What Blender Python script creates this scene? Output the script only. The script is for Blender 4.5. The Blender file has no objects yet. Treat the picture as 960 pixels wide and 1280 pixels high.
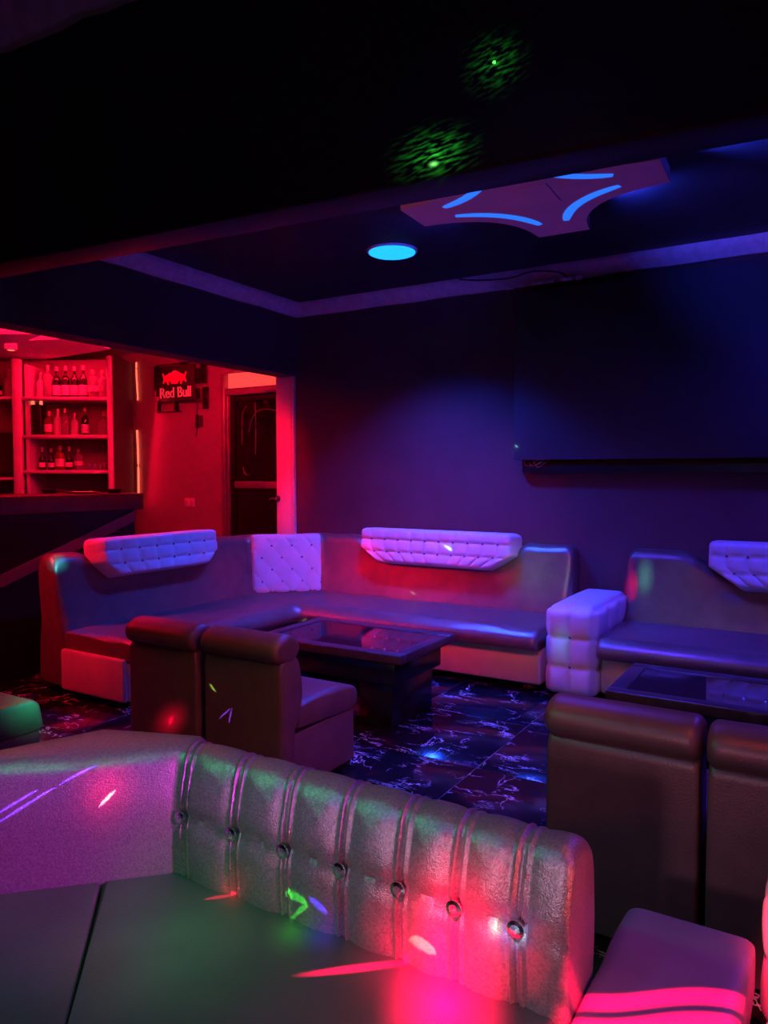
import bpy, bmesh, math, random
from mathutils import Vector, Matrix, Euler
random.seed(7)
S = bpy.context.scene
COL = S.collection
PI = math.pi

# ------------------------------------------------------------------ camera
CAM_H, F_PX = 1.42, 930.0
PITCH, YAW = math.radians(2.83), math.radians(31.1)
cd = bpy.data.cameras.new('camera')
cam = bpy.data.objects.new('camera', cd)
COL.objects.link(cam)
cd.sensor_fit = 'VERTICAL'
cd.sensor_height = 36.0
cd.lens = F_PX / 1280 * 36.0
cd.clip_start = 0.02
cam.location = (0, 0, CAM_H)
cam.rotation_euler = (PI / 2 - PITCH, 0, YAW)
S.camera = cam

# ------------------------------------------------------------------ world, exposure
W = bpy.data.worlds.new('night')
S.world = W
W.use_nodes = True
W.node_tree.nodes['Background'].inputs[0].default_value = (0.01, 0.008, 0.02, 1)
W.node_tree.nodes['Background'].inputs[1].default_value = 0.05
vs = S.view_settings
vs.view_transform = 'Standard'
vs.look = 'None'
vs.exposure = 0.0
vs.gamma = 1.0
vs.use_curve_mapping = False
S.cycles.max_bounces = 8
S.cycles.sample_clamp_indirect = 4.0
S.cycles.use_denoising = True

# ------------------------------------------------------------------ lamps of the club
def aim(o, target):
    d = Vector(target) - o.location
    o.rotation_euler = d.to_track_quat('-Z', 'Y').to_euler()


def area(name, loc, target, color, power, sx, sy=None, spread=180, disk=False):
    l = bpy.data.lights.new(name, 'AREA')
    l.color = color
    l.energy = power
    l.shape = 'DISK' if disk else 'RECTANGLE'
    l.size = sx
    if not disk:
        l.size_y = sy or sx
    l.spread = math.radians(spread)
    o = bpy.data.objects.new(name, l)
    COL.objects.link(o)
    o.location = loc
    aim(o, target)
    return o


def point(name, loc, color, power, r=0.03):
    l = bpy.data.lights.new(name, 'POINT')
    l.color = color
    l.energy = power
    l.shadow_soft_size = r
    o = bpy.data.objects.new(name, l)
    COL.objects.link(o)
    o.location = loc
    return o


def spot(name, loc, target, color, power, deg, blend=0.6, r=0.004, roll=0.0, sx=1.0, sy=1.0):
    """a beam; sx, sy squeeze its cone into a bar like a laser line"""
    l = bpy.data.lights.new(name, 'SPOT')
    l.color = color
    l.energy = power
    l.spot_size = math.radians(deg)
    l.spot_blend = blend
    l.shadow_soft_size = r
    o = bpy.data.objects.new(name, l)
    COL.objects.link(o)
    o.location = loc
    d = Vector(target) - o.location
    q = d.to_track_quat('-Z', 'Y')
    m = q.to_matrix().to_4x4() @ Matrix.Rotation(roll, 4, 'Z')
    o.rotation_euler = m.to_euler()
    o.scale = (sx, sy, 1)
    return o


RED = (1.0, 0.002, 0.03)
BLUE = (0.012, 0.065, 1.0)
VIOLET = (0.06, 0.03, 1.0)
# red strips round the bar, then two added fills
area('lamp_bar_strip', (-4.58, 3.9, 2.44), (-6.2, 3.9, 1.5), RED, 50, 2.6, 0.05)
area('lamp_bar_ceiling', (-5.7, 3.6, 2.60), (-5.75, 3.9, 0), RED, 22, 1.2, 1.2)
area('lamp_bar_near', (-4.95, 1.8, 2.15), (-4.0, 3.3, 0.4), RED, 13, 0.3, 0.3, 84)
spot('fill_door', (-5.3, 2.4, 2.5), (-4.38, 5.48, 1.5), RED, 300, 22, 0.8, 0.03, 0.0, 0.5, 1.0)  # added fill that brightens the narrow white door leaf
spot('fill_star', (-5.0, 1.35, 1.45), (-1.37, 3.7, 2.85), (1.0, 0.14, 0.30), 110, 26, 1.0, 0.05)  # added fill that lifts the star board, no known fitting
# blue round panel and the star in the tray
area('lamp_blue_panel', (-2.65, 4.5, 2.94), (-2.65, 4.5, 0), BLUE, 84, 0.30, spread=105, disk=True)
area('lamp_star', (-1.37, 3.7, 2.80), (-1.37, 3.9, 0), VIOLET, 30, 0.5, 0.5, 100)
area('lamp_blue_panel_right', (0.75, 4.6, 2.94), (0.6, 4.7, 0), VIOLET, 55, 0.30, spread=135, disk=True)
# coloured party lamps on the near side of the beam, with two added fills
area('lamp_party_magenta', (-0.9, 1.96, 2.232), (-3.2, 5.4, 0.45), (1.0, 0.012, 0.14), 5.2, 0.14, 0.014, 46)
area('lamp_party_white', (-0.4, -0.7, 1.15), (-0.6, 1.3, 0.6), (1.0, 0.52, 0.80), 0.85, 0.15, 0.15, 50)
area('fill_chairs', (0.1, 1.40, 2.1), (-1.3, 2.5, 0.5), (1.0, 0.12, 0.12), 2.6, 0.15, 0.15, 110)  # added fill that reddens the chair backs
area('lamp_beam_amber', (-1.0, 2.0, 2.23), (-1.6, 3.0, 0.5), (1.0, 0.20, 0.10), 3.2, 0.8, 0.05, 80)
area('lamp_party_green', (-2.0, 0.45, 2.15), (-1.1, 1.35, 0.7), (0.02, 1.0, 0.30), 2.0, 0.30, 0.08, 100)
area('lamp_party_blue', (-1.0, 0.35, 2.15), (-0.9, 1.4, 0.7), (0.06, 0.18, 1.0), 1.0, 0.10, 0.06, 80)
area('fill_near_beam', (-0.8, -2.3, 2.9), (-0.8, 0.5, 1.5), (0.35, 0.14, 1.0), 3.0, 1.2, 0.3)  # added violet fill so the dark beam is not pure black
spot('lamp_party_purple', (2.0, 0.95, 1.75), (-1.75, 1.1, 0.55), (0.75, 0.03, 0.95), 600, 13, 1.0, 0.05)
area('lamp_party_violet', (1.6, 1.2, 2.0), (-0.3, 1.4, 0.4), (0.16, 0.05, 1.0), 0.9, 0.15, 0.15, 60)
area('lamp_party_red', (1.2, 0.9, 0.9), (-0.36, 1.38, 0.55), (1.0, 0.10, 0.06), 1.2, 0.12, 0.12, 50)


# ---- the laser projector hangs under the near side of the beam; every ray starts there
PROJ = Vector((-0.12, 0.30, 2.10))
LR, LG, LB = (1.0, 0.0, 0.06), (0.05, 1.0, 0.05), (0.10, 0.02, 1.0)


def laser(name, a, b, color, power, width=0.12):
    """a thin bar of light from a to b (points on the things it strikes)"""
    a, b = Vector(a), Vector(b)
    m = (a + b) / 2
    d = (m - PROJ)
    dn = d.normalized()
    across = (b - a) - dn * (b - a).dot(dn)
    ln = max(1.0, math.degrees(2 * math.atan(across.length / 2 / d.length)))
    o = spot(name, PROJ, m, color, power, ln, 0.25, 0.0015)
    ax = across.normalized()
    z = -dn
    y = z.cross(ax)
    o.rotation_euler = Matrix((ax, y, z)).transposed().to_euler()
    full = math.degrees(2 * math.atan(across.length / 2 / d.length))
    o.scale = (min(1.0, full / ln), max(.04, width / ln), 1)
    return o


def nmath(nt, kind, a, b=None):
    n = nt.nodes.new('ShaderNodeMath'); n.operation = kind
    for i, x in enumerate((a, b)):
        if x is None: continue
        if isinstance(x, (int, float)): n.inputs[i].default_value = x
        else: nt.links.new(x, n.inputs[i])
    return n.outputs[0]


def ray_uv(nt):
    """slope of a ray inside the beam, across and up"""
    tc = nt.nodes.new('ShaderNodeTexCoord')
    sp = nt.nodes.new('ShaderNodeSeparateXYZ')
    nt.links.new(tc.outputs['Normal'], sp.inputs[0])
    z = nmath(nt, 'ABSOLUTE', sp.outputs[2])
    return nmath(nt, 'DIVIDE', sp.outputs[0], z), nmath(nt, 'DIVIDE', sp.outputs[1], z)


def glow(name, p, color, power, deg, sx=1.0, sy=1.0, roll=0.0, streak=0.0, hard=2.2):
    """a beam brightest in its middle that dies away outwards; streak breaks it up like brushed gloss"""
    o = spot(name, PROJ, p, color, power, deg, 0.0, 0.002, roll)
    l = o.data
    l.use_nodes = True
    nt = l.node_tree
    u, v = ray_uv(nt)
    R_ = math.tan(math.radians(deg / 2)) * .97
    u1, v1 = nmath(nt, 'DIVIDE', u, sx * R_), nmath(nt, 'DIVIDE', v, sy * R_)
    r = nmath(nt, 'SQRT', nmath(nt, 'ADD', nmath(nt, 'MULTIPLY', u1, u1), nmath(nt, 'MULTIPLY', v1, v1)))
    k = nmath(nt, 'MAXIMUM', nmath(nt, 'SUBTRACT', 1.0, r), 0.0)
    k = nmath(nt, 'POWER', k, hard)
    if streak:
        cb = nt.nodes.new('ShaderNodeCombineXYZ')
        nt.links.new(nmath(nt, 'MULTIPLY', nmath(nt, 'ADD', u1, nmath(nt, 'MULTIPLY', v1, .5)), 2.2), cb.inputs[0])
        nt.links.new(nmath(nt, 'MULTIPLY', nmath(nt, 'SUBTRACT', v1, nmath(nt, 'MULTIPLY', u1, .4)), 9.0), cb.inputs[1])
        n = nt.nodes.new('ShaderNodeTexNoise')
        n.inputs['Scale'].default_value = 1.6
        n.inputs['Detail'].default_value = 4
        nt.links.new(cb.outputs[0], n.inputs['Vector'])
        f = nmath(nt, 'MAXIMUM', nmath(nt, 'SUBTRACT', nmath(nt, 'MULTIPLY', n.outputs['Fac'], 2 + 3 * streak), .5 + 1.9 * streak), 0.0)
        k = nmath(nt, 'MULTIPLY', k, f)
    nt.links.new(k, nt.nodes['Emission'].inputs['Strength'])
    return o


laser('laser_red', (-1.535, 1.175, .588), (-1.505, 1.205, .633), (1.0, 0.35, 0.4), 2310, .22)
glow('laser_red_halo', (-1.524, 1.186, .61), LR, 420, 6)
laser('laser_blue', (-1.705, 1.005, .565), (-1.60, 1.11, .66), LB, 3000, .14)
laser('laser_blue', (-1.70, 1.01, .595), (-1.63, 1.08, .655), LB, 3000, .14)
laser('laser_blue', (-1.60, 1.11, .66), (-1.53, 1.18, .715), LB, 1500, .14)
laser('laser_red', (-1.24, 1.235, .426), (-1.17, 1.285, .45), LR, 1820, .25)
glow('laser_red_halo', (-1.19, 1.275, .44), LR, 350, 3.5)
laser('laser_green', (-1.05, 1.30, .46), (-.985, 1.30, .428), LG, 1820, .22)
laser('laser_green', (-1.02, 1.285, .426), (-.985, 1.30, .428), LG, 1400, .22)
glow('laser_green_halo', (-.985, 1.245, .425), LG, 314, 4.5)
laser('laser_blue', (-.985, 1.30, .45), (-.93, 1.30, .43), (.1, .04, 1.0), 2100, .25)
glow('laser_blue_halo', (-.925, 1.265, .425), (.06, .03, 1.0), 420, 4.0)
glow('laser_red_flare', (-.60, 1.215, .425), LR, 17000, 13, .66, 1.0)
glow('laser_red_flare', (-.66, 1.30, .455), LR, 2200, 13, 1.0, .8)
spot('laser_red_tongue', PROJ, (-.79, 1.226, .425), LR, 5500, 8.5, 1.0, .002, .08, 1.0, .085)
laser('laser_red', (-.72, 1.29, .462), (-.655, 1.29, .447), (1.0, .12, .1), 6300, .35)
glow('laser_blue_halo', (-.50, 1.28, .565), (.10, .25, 1.0), 594, 5.5, 1.0, .6)
glow('laser_green_spot', (-.525, 1.28, .565), (.05, 1.0, .3), 840, 1.4)
glow('laser_cyan_spot', (-.478, 1.28, .572), (.15, .9, .9), 910, 1.3)
laser('laser_red', (-2.645, 2.43, .245), (-2.625, 2.43, .295), LR, 6300, .22)
glow('laser_red_halo', (-2.638, 2.43, .27), LR, 3500, 3.2)
laser('laser_green', (-2.385, 2.43, .49), (-2.345, 2.43, .455), (.25, .9, .08), 5500, .10)
laser('laser_violet', (-2.33, 2.43, .335), (-2.255, 2.43, .40), (.18, .05, 1.0), 7000, .09)
laser('laser_violet', (-2.27, 2.43, .325), (-2.25, 2.43, .40), (.18, .05, 1.0), 7000, .09)
laser('laser_green', (-2.89, 5.2, .495), (-2.84, 5.2, .465), (.6, 1.0, .1), 18200, .10)
laser('laser_cyan', (-2.57, 5.15, .89), (-2.49, 5.15, .845), (.25, .9, .75), 10500, .12)
laser('laser_green', (-3.27, 4.22, .40), (-3.225, 4.28, .43), (.3, 1.0, .6), 10500, .09)
laser('laser_red', (-4.20, 3.14, .42), (-4.12, 3.23, .42), LR, 8400, .10)
laser('laser_cyan', (-2.125, 5.49, 1.645), (-2.10, 5.49, 1.62), (.3, 1.0, .6), 11200, .12)
glow('laser_cyan_halo', (-2.112, 5.49, 1.63), (.2, .9, .5), 910, 1.5)
laser('laser_green', (-.765, 1.80, 2.495), (-.755, 1.80, 2.490), (.05, 1.0, .05), 17500, .25)
glow('laser_green_haze', (-.76, 1.80, 2.49), (.03, .9, .04), 2200, 9, streak=1.0, hard=4)
glow('laser_green_spot', (-.93, 1.80, 2.275), (.15, 1.0, .12), 12000, 1.3, 1.0, .6)
glow('laser_green_haze', (-.93, 1.80, 2.30), (.03, .9, .04), 6000, 12, 1.0, .7, streak=1.0, hard=4)
glow('laser_blue_halo', (-4.27, 3.01, .86), (.05, .6, .8), 9000, 2.0)


glow('laser_green_halo', (-3.02, 1.97, .42), (.02, 1.0, .45), 3000, 6)
glow('laser_green_halo', (-3.25, 1.72, .42), (.02, 1.0, .45), 1500, 8)


glow('laser_green_haze', (-1.20, 1.12, .425), (.03, .9, .12), 160, 17, hard=1.5)
glow('laser_green_haze', (-1.86, 5.2, .72), (.2, .8, .35), 900, 7, .9, 1.0, hard=1.2)
glow('laser_red_haze', (-3.45, 5.2, .70), LR, 3600, 6, 1.0, .9, hard=1.3)
glow('laser_red_haze', (-1.17, 5.22, .68), LR, 5000, 3.0, .4, 1.0, hard=1.3)
glow('laser_green_haze', (-1.08, 5.22, .74), (.1, .8, .5), 1200, 3.5, .45, 1.0, hard=1.3)
glow('laser_red_haze', (-3.52, 3.12, .37), LR, 3000, 5, 1.0, .4, hard=1.3)
glow('laser_cyan_haze', (-1.45, 4.56, .36), (.05, .5, .8), 500, 4, .5, 1.0, hard=1.3)


def wave_projector(name, target, color, power, deg):
    """a red beam through a slotted wheel: two wavy bands and an upright edge"""
    o = spot(name, PROJ, target, color, power, deg, 0.05, 0.003)
    l = o.data
    l.use_nodes = True
    nt = l.node_tree
    em = nt.nodes['Emission']
    N, L = nt.nodes, nt.links
    tc = N.new('ShaderNodeTexCoord')
    sp = N.new('ShaderNodeSeparateXYZ')
    L.new(tc.outputs['Normal'], sp.inputs[0])

    def op(kind, a, b=None, c=None):
        n = N.new('ShaderNodeMath'); n.operation = kind
        for i, x in enumerate((a, b, c)):
            if x is None: continue
            if isinstance(x, (int, float)): n.inputs[i].default_value = x
            else: L.new(x, n.inputs[i])
        return n.outputs[0]
    z = op('ABSOLUTE', sp.outputs[2])
    u = op('DIVIDE', sp.outputs[0], z)
    v = op('DIVIDE', sp.outputs[1], z)

    def band(v0, slope, amp, half, soft):
        f = op('ADD', op('MULTIPLY', u, slope), v0)
        f = op('ADD', f, op('MULTIPLY', op('SINE', op('MULTIPLY', u, 36.0)), amp))
        e = op('ABSOLUTE', op('SUBTRACT', v, f))
        r = N.new('ShaderNodeMapRange'); r.interpolation_type = 'SMOOTHSTEP'
        L.new(e, r.inputs['Value'])
        r.inputs['From Min'].default_value = half
        r.inputs['From Max'].default_value = half + soft
        r.inputs['To Min'].default_value = 1
        r.inputs['To Max'].default_value = 0
        return r.outputs[0]
    b1 = band(-0.004, 0.30, 0.006, 0.007, 0.005)
    b2 = band(-0.034, 0.30, 0.006, 0.009, 0.005)
    e = op('ABSOLUTE', op('SUBTRACT', u, 0.118))
    r = N.new('ShaderNodeMapRange'); r.interpolation_type = 'SMOOTHSTEP'
    L.new(e, r.inputs['Value'])
    r.inputs['From Min'].default_value = 0.006
    r.inputs['From Max'].default_value = 0.03
    r.inputs['To Min'].default_value = 0.8
    r.inputs['To Max'].default_value = 0
    cut = N.new('ShaderNodeMapRange'); cut.interpolation_type = 'SMOOTHSTEP'
    L.new(op('ADD', u, op('MULTIPLY', v, -.25)), cut.inputs['Value'])
    cut.inputs['From Min'].default_value = -.075
    cut.inputs['From Max'].default_value = -.055
    tot = op('MULTIPLY', op('MAXIMUM', op('MAXIMUM', b1, b2), r.outputs[0]), cut.outputs[0])
    em.inputs['Color'].default_value = (*color, 1)
    l.color = (1, 1, 1)
    L.new(tot, em.inputs['Strength'])
    return o


wave_projector('laser_red_waves', (-.27, 1.44, .42), LR, 2600, 19)
glow('laser_red_flare', (-.08, 1.78, .42), (1.0, .03, .08), 1500, 11, .5, 1.0)

# ------------------------------------------------------------------ materials
def mat(name, base, rough=0.5, metal=0.0, emit=None, estr=0.0, bump=None, spec=0.5, trans=0.0, coat=0.0, tint=None, ior=1.45):
    m = bpy.data.materials.new(name)
    m.use_nodes = True
    nt = m.node_tree
    p = nt.nodes['Principled BSDF']
    p.inputs['Base Color'].default_value = (*base, 1)
    p.inputs['Roughness'].default_value = rough
    p.inputs['Metallic'].default_value = metal
    p.inputs['Specular IOR Level'].default_value = spec
    p.inputs['Transmission Weight'].default_value = trans
    p.inputs['Coat Weight'].default_value = coat
    p.inputs['IOR'].default_value = ior
    if emit:
        p.inputs['Emission Color'].default_value = (*emit, 1)
        p.inputs['Emission Strength'].default_value = estr
    tc = nt.nodes.new('ShaderNodeTexCoord')
    if tint:  # mottled colour: (scale, amount)
        n = nt.nodes.new('ShaderNodeTexNoise')
        n.inputs['Scale'].default_value = tint[0]
        n.inputs['Detail'].default_value = 5
        nt.links.new(tc.outputs['Object'], n.inputs['Vector'])
        r = nt.nodes.new('ShaderNodeValToRGB')
        r.color_ramp.elements[0].position = 0.3
        r.color_ramp.elements[1].position = 0.7
        k = tint[1]
        r.color_ramp.elements[0].color = (*[c * (1 - k) for c in base], 1)
        r.color_ramp.elements[1].color = (*[min(1, c * (1 + k)) for c in base], 1)
        nt.links.new(n.outputs['Fac'], r.inputs['Fac'])
        nt.links.new(r.outputs['Color'], p.inputs['Base Color'])
    if bump:  # (scale, strength, distance)
        n = nt.nodes.new('ShaderNodeTexNoise')
        n.inputs['Scale'].default_value = bump[0]
        n.inputs['Detail'].default_value = 4
        nt.links.new(tc.outputs['Object'], n.inputs['Vector'])
        b = nt.nodes.new('ShaderNodeBump')
        b.inputs['Strength'].default_value = bump[1]
        b.inputs['Distance'].default_value = bump[2]
        nt.links.new(n.outputs['Fac'], b.inputs['Height'])
        nt.links.new(b.outputs['Normal'], p.inputs['Normal'])
    return m


M = {}
M['leather'] = mat('bronze leatherette', (0.21, 0.145, 0.13), 0.33, 0.5, bump=(140, 0.25, 0.004), tint=(9, 0.12))
M['leather_near'] = mat('silver leatherette', (0.40, 0.36, 0.35), 0.32, 0.55, bump=(300, 0.5, 0.003), tint=(160, 0.22))
M['leather_seat'] = mat('grey leatherette', (0.10, 0.115, 0.10), 0.45, 0.2, bump=(160, 0.2, 0.004), tint=(5, 0.15))
M['leather_chair'] = mat('brown leatherette', (0.20, 0.105, 0.10), 0.4, 0.35, bump=(150, 0.25, 0.004), tint=(9, 0.12))
M['leather_stool'] = mat('mauve leatherette', (0.24, 0.19, 0.24), 0.5, 0.1, bump=(150, 0.2, 0.004), tint=(9, 0.1))
M['white_leather'] = mat('white leatherette', (0.66, 0.62, 0.66), 0.42, 0.0, bump=(180, 0.15, 0.003), tint=(7, 0.06))
M['base_panel'] = mat('pale panel cloth', (0.55, 0.47, 0.44), 0.5, 0.1, bump=(120, 0.2, 0.004), tint=(6, 0.1))
M['crystal'] = mat('crystal button', (0.9, 0.9, 0.95), 0.08, 0.9)
M['thread'] = mat('dark seam', (0.03, 0.02, 0.02), 0.8)
M['foot'] = mat('brown wood foot', (0.12, 0.05, 0.03), 0.5, tint=(20, 0.3))
M['black_wood'] = mat('black lacquer', (0.012, 0.010, 0.012), 0.28, tint=(14, 0.4))
M['table_frame'] = mat('dark brown lacquer', (0.05, 0.035, 0.045), 0.3, tint=(30, 0.3))
M['black_glass'] = mat('black glass', (0.008, 0.006, 0.012), 0.04, spec=0.5, ior=2.3, tint=(3, 0.2))
M['wall_dark'] = mat('dark blue wall paint', (0.12, 0.05, 0.06), 0.75, bump=(40, 0.15, 0.004), tint=(3, 0.12))
M['wall_black'] = mat('black paint', (0.03, 0.02, 0.03), 0.4, spec=0.25, bump=(14, 0.12, 0.01), tint=(2.5, 0.3))
M['ceiling_black'] = mat('black ceiling', (0.028, 0.025, 0.032), 0.55, bump=(20, 0.1, 0.004), tint=(4, 0.3))
M['near_ceiling'] = mat('brown ceiling paint', (0.38, 0.035, 0.025), 0.7, tint=(3, 0.1))
M['bar_wall'] = mat('pale red bar wall', (0.36, 0.28, 0.28), 0.6, bump=(50, 0.1, 0.004), tint=(3, 0.05))
M['plaster'] = mat('white plaster cornice', (0.85, 0.70, 0.75), 0.7, bump=(35, 0.5, 0.006), tint=(18, 0.14))
M['star'] = mat('painted plasterboard', (0.80, 0.62, 0.68), 0.7, bump=(60, 0.1, 0.003), tint=(6, 0.06))
M['screen'] = mat('dark grey board', (0.065, 0.06, 0.075), 0.6, bump=(30, 0.05, 0.003), tint=(2, 0.12))
M['white_paint'] = mat('white gloss paint', (0.85, 0.8, 0.8), 0.3, tint=(4, 0.04))
M['door_frame'] = mat('door frame metal', (0.30, 0.24, 0.25), 0.3, 0.4, tint=(6, 0.1))
M['rubber'] = mat('black rubber', (0.01, 0.01, 0.01), 0.4, tint=(20, 0.3))
M['chrome'] = mat('chrome', (0.8, 0.8, 0.82), 0.15, 1.0)
M['plastic'] = mat('white plastic', (0.82, 0.78, 0.78), 0.35, tint=(8, 0.03))
M['bar_front'] = mat('black bar front', (0.010, 0.006, 0.007), 0.5, tint=(3, 0.3))
M['bar_trim'] = mat('grey bar strip', (0.26, 0.07, 0.08), 0.4, tint=(12, 0.1))
M['bar_top'] = mat('dark bar top', (0.07, 0.014, 0.02), 0.35, tint=(9, 0.2))
M['shelf'] = mat('white shelf board', (0.66, 0.58, 0.58), 0.4, tint=(9, 0.06))
M['cabinet_dark'] = mat('dark cabinet side', (0.06, 0.04, 0.045), 0.5, tint=(9, 0.2))
M['led_red'] = mat('lit red strip', (0.9, 0.5, 0.4), 0.5, emit=(1.0, 0.13, 0.07), estr=1.8)
M['led_cyan'] = mat('lit blue panel', (0.1, 0.3, 0.8), 0.5, emit=(0.01, 0.42, 1.0), estr=1.5)
M['led_slot'] = mat('lit blue slot', (0.1, 0.2, 0.8), 0.5, emit=(0.015, 0.16, 1.0), estr=1.2)
M['transom'] = mat('lit transom pane', (0.8, 0.5, 0.4), 0.5, emit=(1.0, 0.09, 0.06), estr=0.75)
M['sign_face'] = mat('sign board', (0.05, 0.035, 0.04), 0.5, tint=(9, 0.2))
M['sign_sun'] = mat('lit sign emblem', (0.9, 0.1, 0.1), 0.5, emit=(1.0, 0.0, 0.02), estr=0.9)
M['sign_bull'] = mat('lit sign bulls', (0.8, 0.05, 0.05), 0.5, emit=(1.0, 0.0, 0.015), estr=0.5)
M['sign_text'] = mat('sign lettering', (0.9, 0.5, 0.5), 0.4, emit=(1.0, 0.04, 0.07), estr=0.32)
M['wire'] = mat('orange wire', (0.6, 0.12, 0.05), 0.5)
M['label_light'] = mat('pale bottle label', (0.85, 0.75, 0.7), 0.6, tint=(30, 0.1))
M['cap'] = mat('bottle cap', (0.55, 0.4, 0.3), 0.35, 0.5)
M['glass_dark'] = mat('dark bottle glass', (0.02, 0.012, 0.01), 0.08, coat=0.5)
M['glass_clear'] = mat('clear bottle glass', (0.85, 0.8, 0.8), 0.04, trans=0.75)
M['glass_brown'] = mat('amber bottle glass', (0.35, 0.12, 0.06), 0.06, trans=0.45)
M['glass_frost'] = mat('frosted bottle glass', (0.8, 0.72, 0.7), 0.45, trans=0.25)


def door_glass():
    m = mat('dark wavy glass', (0.012, 0.006, 0.008), 0.06, spec=1.0)
    nt = m.node_tree
    p = nt.nodes['Principled BSDF']
    tc = nt.nodes.new('ShaderNodeTexCoord')
    n = nt.nodes.new('ShaderNodeTexNoise')
    n.inputs['Scale'].default_value = 1.8
    n.inputs['Distortion'].default_value = 1.2
    nt.links.new(tc.outputs['Object'], n.inputs['Vector'])
    b = nt.nodes.new('ShaderNodeBump')
    b.inputs['Strength'].default_value = 0.35
    b.inputs['Distance'].default_value = 0.06
    nt.links.new(n.outputs['Fac'], b.inputs['Height'])
    nt.links.new(b.outputs['Normal'], p.inputs['Normal'])
    return m


M['door_glass'] = door_glass()


def marble():
    m = mat('black marble tile', (0.010, 0.009, 0.014), 0.2, spec=0.5)
    nt = m.node_tree
    N, L = nt.nodes, nt.links
    p = N['Principled BSDF']
    geo = N.new('ShaderNodeNewGeometry')
    oi = N.new('ShaderNodeObjectInfo')
    sc = N.new('ShaderNodeVectorMath'); sc.operation = 'SCALE'
    cmb = N.new('ShaderNodeCombineXYZ')
    for i in range(3):
        L.new(oi.outputs['Random'], cmb.inputs[i])
    L.new(cmb.outputs[0], sc.inputs[0]); sc.inputs['Scale'].default_value = 37.0
    add = N.new('ShaderNodeVectorMath')
    L.new(geo.outputs['Position'], add.inputs[0]); L.new(sc.outputs[0], add.inputs[1])

    def vein(stretch, rot, scale, width, mscale, mlo, mhi, detail):
        mp = N.new('ShaderNodeMapping')
        mp.inputs['Rotation'].default_value = (0, 0, rot)
        mp.inputs['Scale'].default_value = stretch
        L.new(add.outputs[0], mp.inputs['Vector'])
        n = N.new('ShaderNodeTexNoise')
        n.inputs['Scale'].default_value = scale
        n.inputs['Detail'].default_value = detail
        n.inputs['Roughness'].default_value = 0.62
        L.new(mp.outputs[0], n.inputs['Vector'])
        s = N.new('ShaderNodeMath'); s.operation = 'SUBTRACT'
        L.new(n.outputs['Fac'], s.inputs[0]); s.inputs[1].default_value = 0.5
        a = N.new('ShaderNodeMath'); a.operation = 'ABSOLUTE'
        L.new(s.outputs[0], a.inputs[0])
        r = N.new('ShaderNodeMapRange'); r.interpolation_type = 'SMOOTHSTEP'
        r.inputs['From Min'].default_value = 0.0
        r.inputs['From Max'].default_value = width
        r.inputs['To Min'].default_value = 1.0
        r.inputs['To Max'].default_value = 0.0
        L.new(a.outputs[0], r.inputs['Value'])
        k = N.new('ShaderNodeTexNoise')
        k.inputs['Scale'].default_value = mscale
        k.inputs['Detail'].default_value = 3
        L.new(add.outputs[0], k.inputs['Vector'])
        kr = N.new('ShaderNodeMapRange')
        kr.inputs['From Min'].default_value = mlo
        kr.inputs['From Max'].default_value = mhi
        L.new(k.outputs['Fac'], kr.inputs['Value'])
        o = N.new('ShaderNodeMath'); o.operation = 'MULTIPLY'
        L.new(r.outputs[0], o.inputs[0]); L.new(kr.outputs[0], o.inputs[1])
        return o

    v1 = vein((1.0, 2.6, 1), 0.15, 2.6, 0.013, 5.0, 0.47, 0.60, 6)
    v2 = vein((2.2, 1.0, 1), 0.3, 1.7, 0.008, 3.0, 0.50, 0.60, 5)
    mx = N.new('ShaderNodeMath'); mx.operation = 'MAXIMUM'
    L.new(v1.outputs[0], mx.inputs[0]); L.new(v2.outputs[0], mx.inputs[1])
    mix = N.new('ShaderNodeMix'); mix.data_type = 'RGBA'
    mix.inputs[6].default_value = (0.010, 0.009, 0.014, 1)
    mix.inputs[7].default_value = (0.75, 0.72, 0.72, 1)
    L.new(mx.outputs[0], mix.inputs[0])
    L.new(mix.outputs[2], p.inputs['Base Color'])
    return m


M['marble'] = marble()
M['grout'] = mat('grey grout', (0.22, 0.2, 0.22), 0.8, tint=(30, 0.2))


# ------------------------------------------------------------------ mesh helpers
def link(name, me, m=None, parent=None, smooth=True):
    o = bpy.data.objects.new(name, me)
    COL.objects.link(o)
    if m is not None and not me.materials:
        me.materials.append(M[m] if isinstance(m, str) else m)
    if smooth:
        for p in me.polygons:
            p.use_smooth = True
    if parent:
        o.parent = parent
    return o


def from_data(name, v, f, m, parent=None, smooth=True):
    me = bpy.data.meshes.new(name)
    me.from_pydata([tuple(a) for a in v], [], f)
    bm = bmesh.new(); bm.from_mesh(me)
    bmesh.ops.recalc_face_normals(bm, faces=bm.faces)
    bm.to_mesh(me); bm.free()
    return link(name, me, m, parent, smooth)


def from_bm(name, bm, m, parent=None, smooth=True):
    me = bpy.data.meshes.new(name)
    bmesh.ops.recalc_face_normals(bm, faces=bm.faces)
    bm.to_mesh(me); bm.free()
    return link(name, me, m, parent, smooth)


def bm_box(bm, x0, x1, y0, y1, z0, z1, bev=0.0, seg=3):
    t = bmesh.new()
    r = bmesh.ops.create_cube(t, size=1)
    for v in t.verts:
        v.co = Vector((x0 + (v.co.x + .5) * (x1 - x0), y0 + (v.co.y + .5) * (y1 - y0), z0 + (v.co.z + .5) * (z1 - z0)))
    if bev > 0:
        bmesh.ops.bevel(t, geom=list(t.edges), offset=bev, segments=seg, profile=0.5, affect='EDGES')
    me = bpy.data.meshes.new('tmp'); t.to_mesh(me); t.free()
    bm.from_mesh(me); bpy.data.meshes.remove(me)


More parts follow.
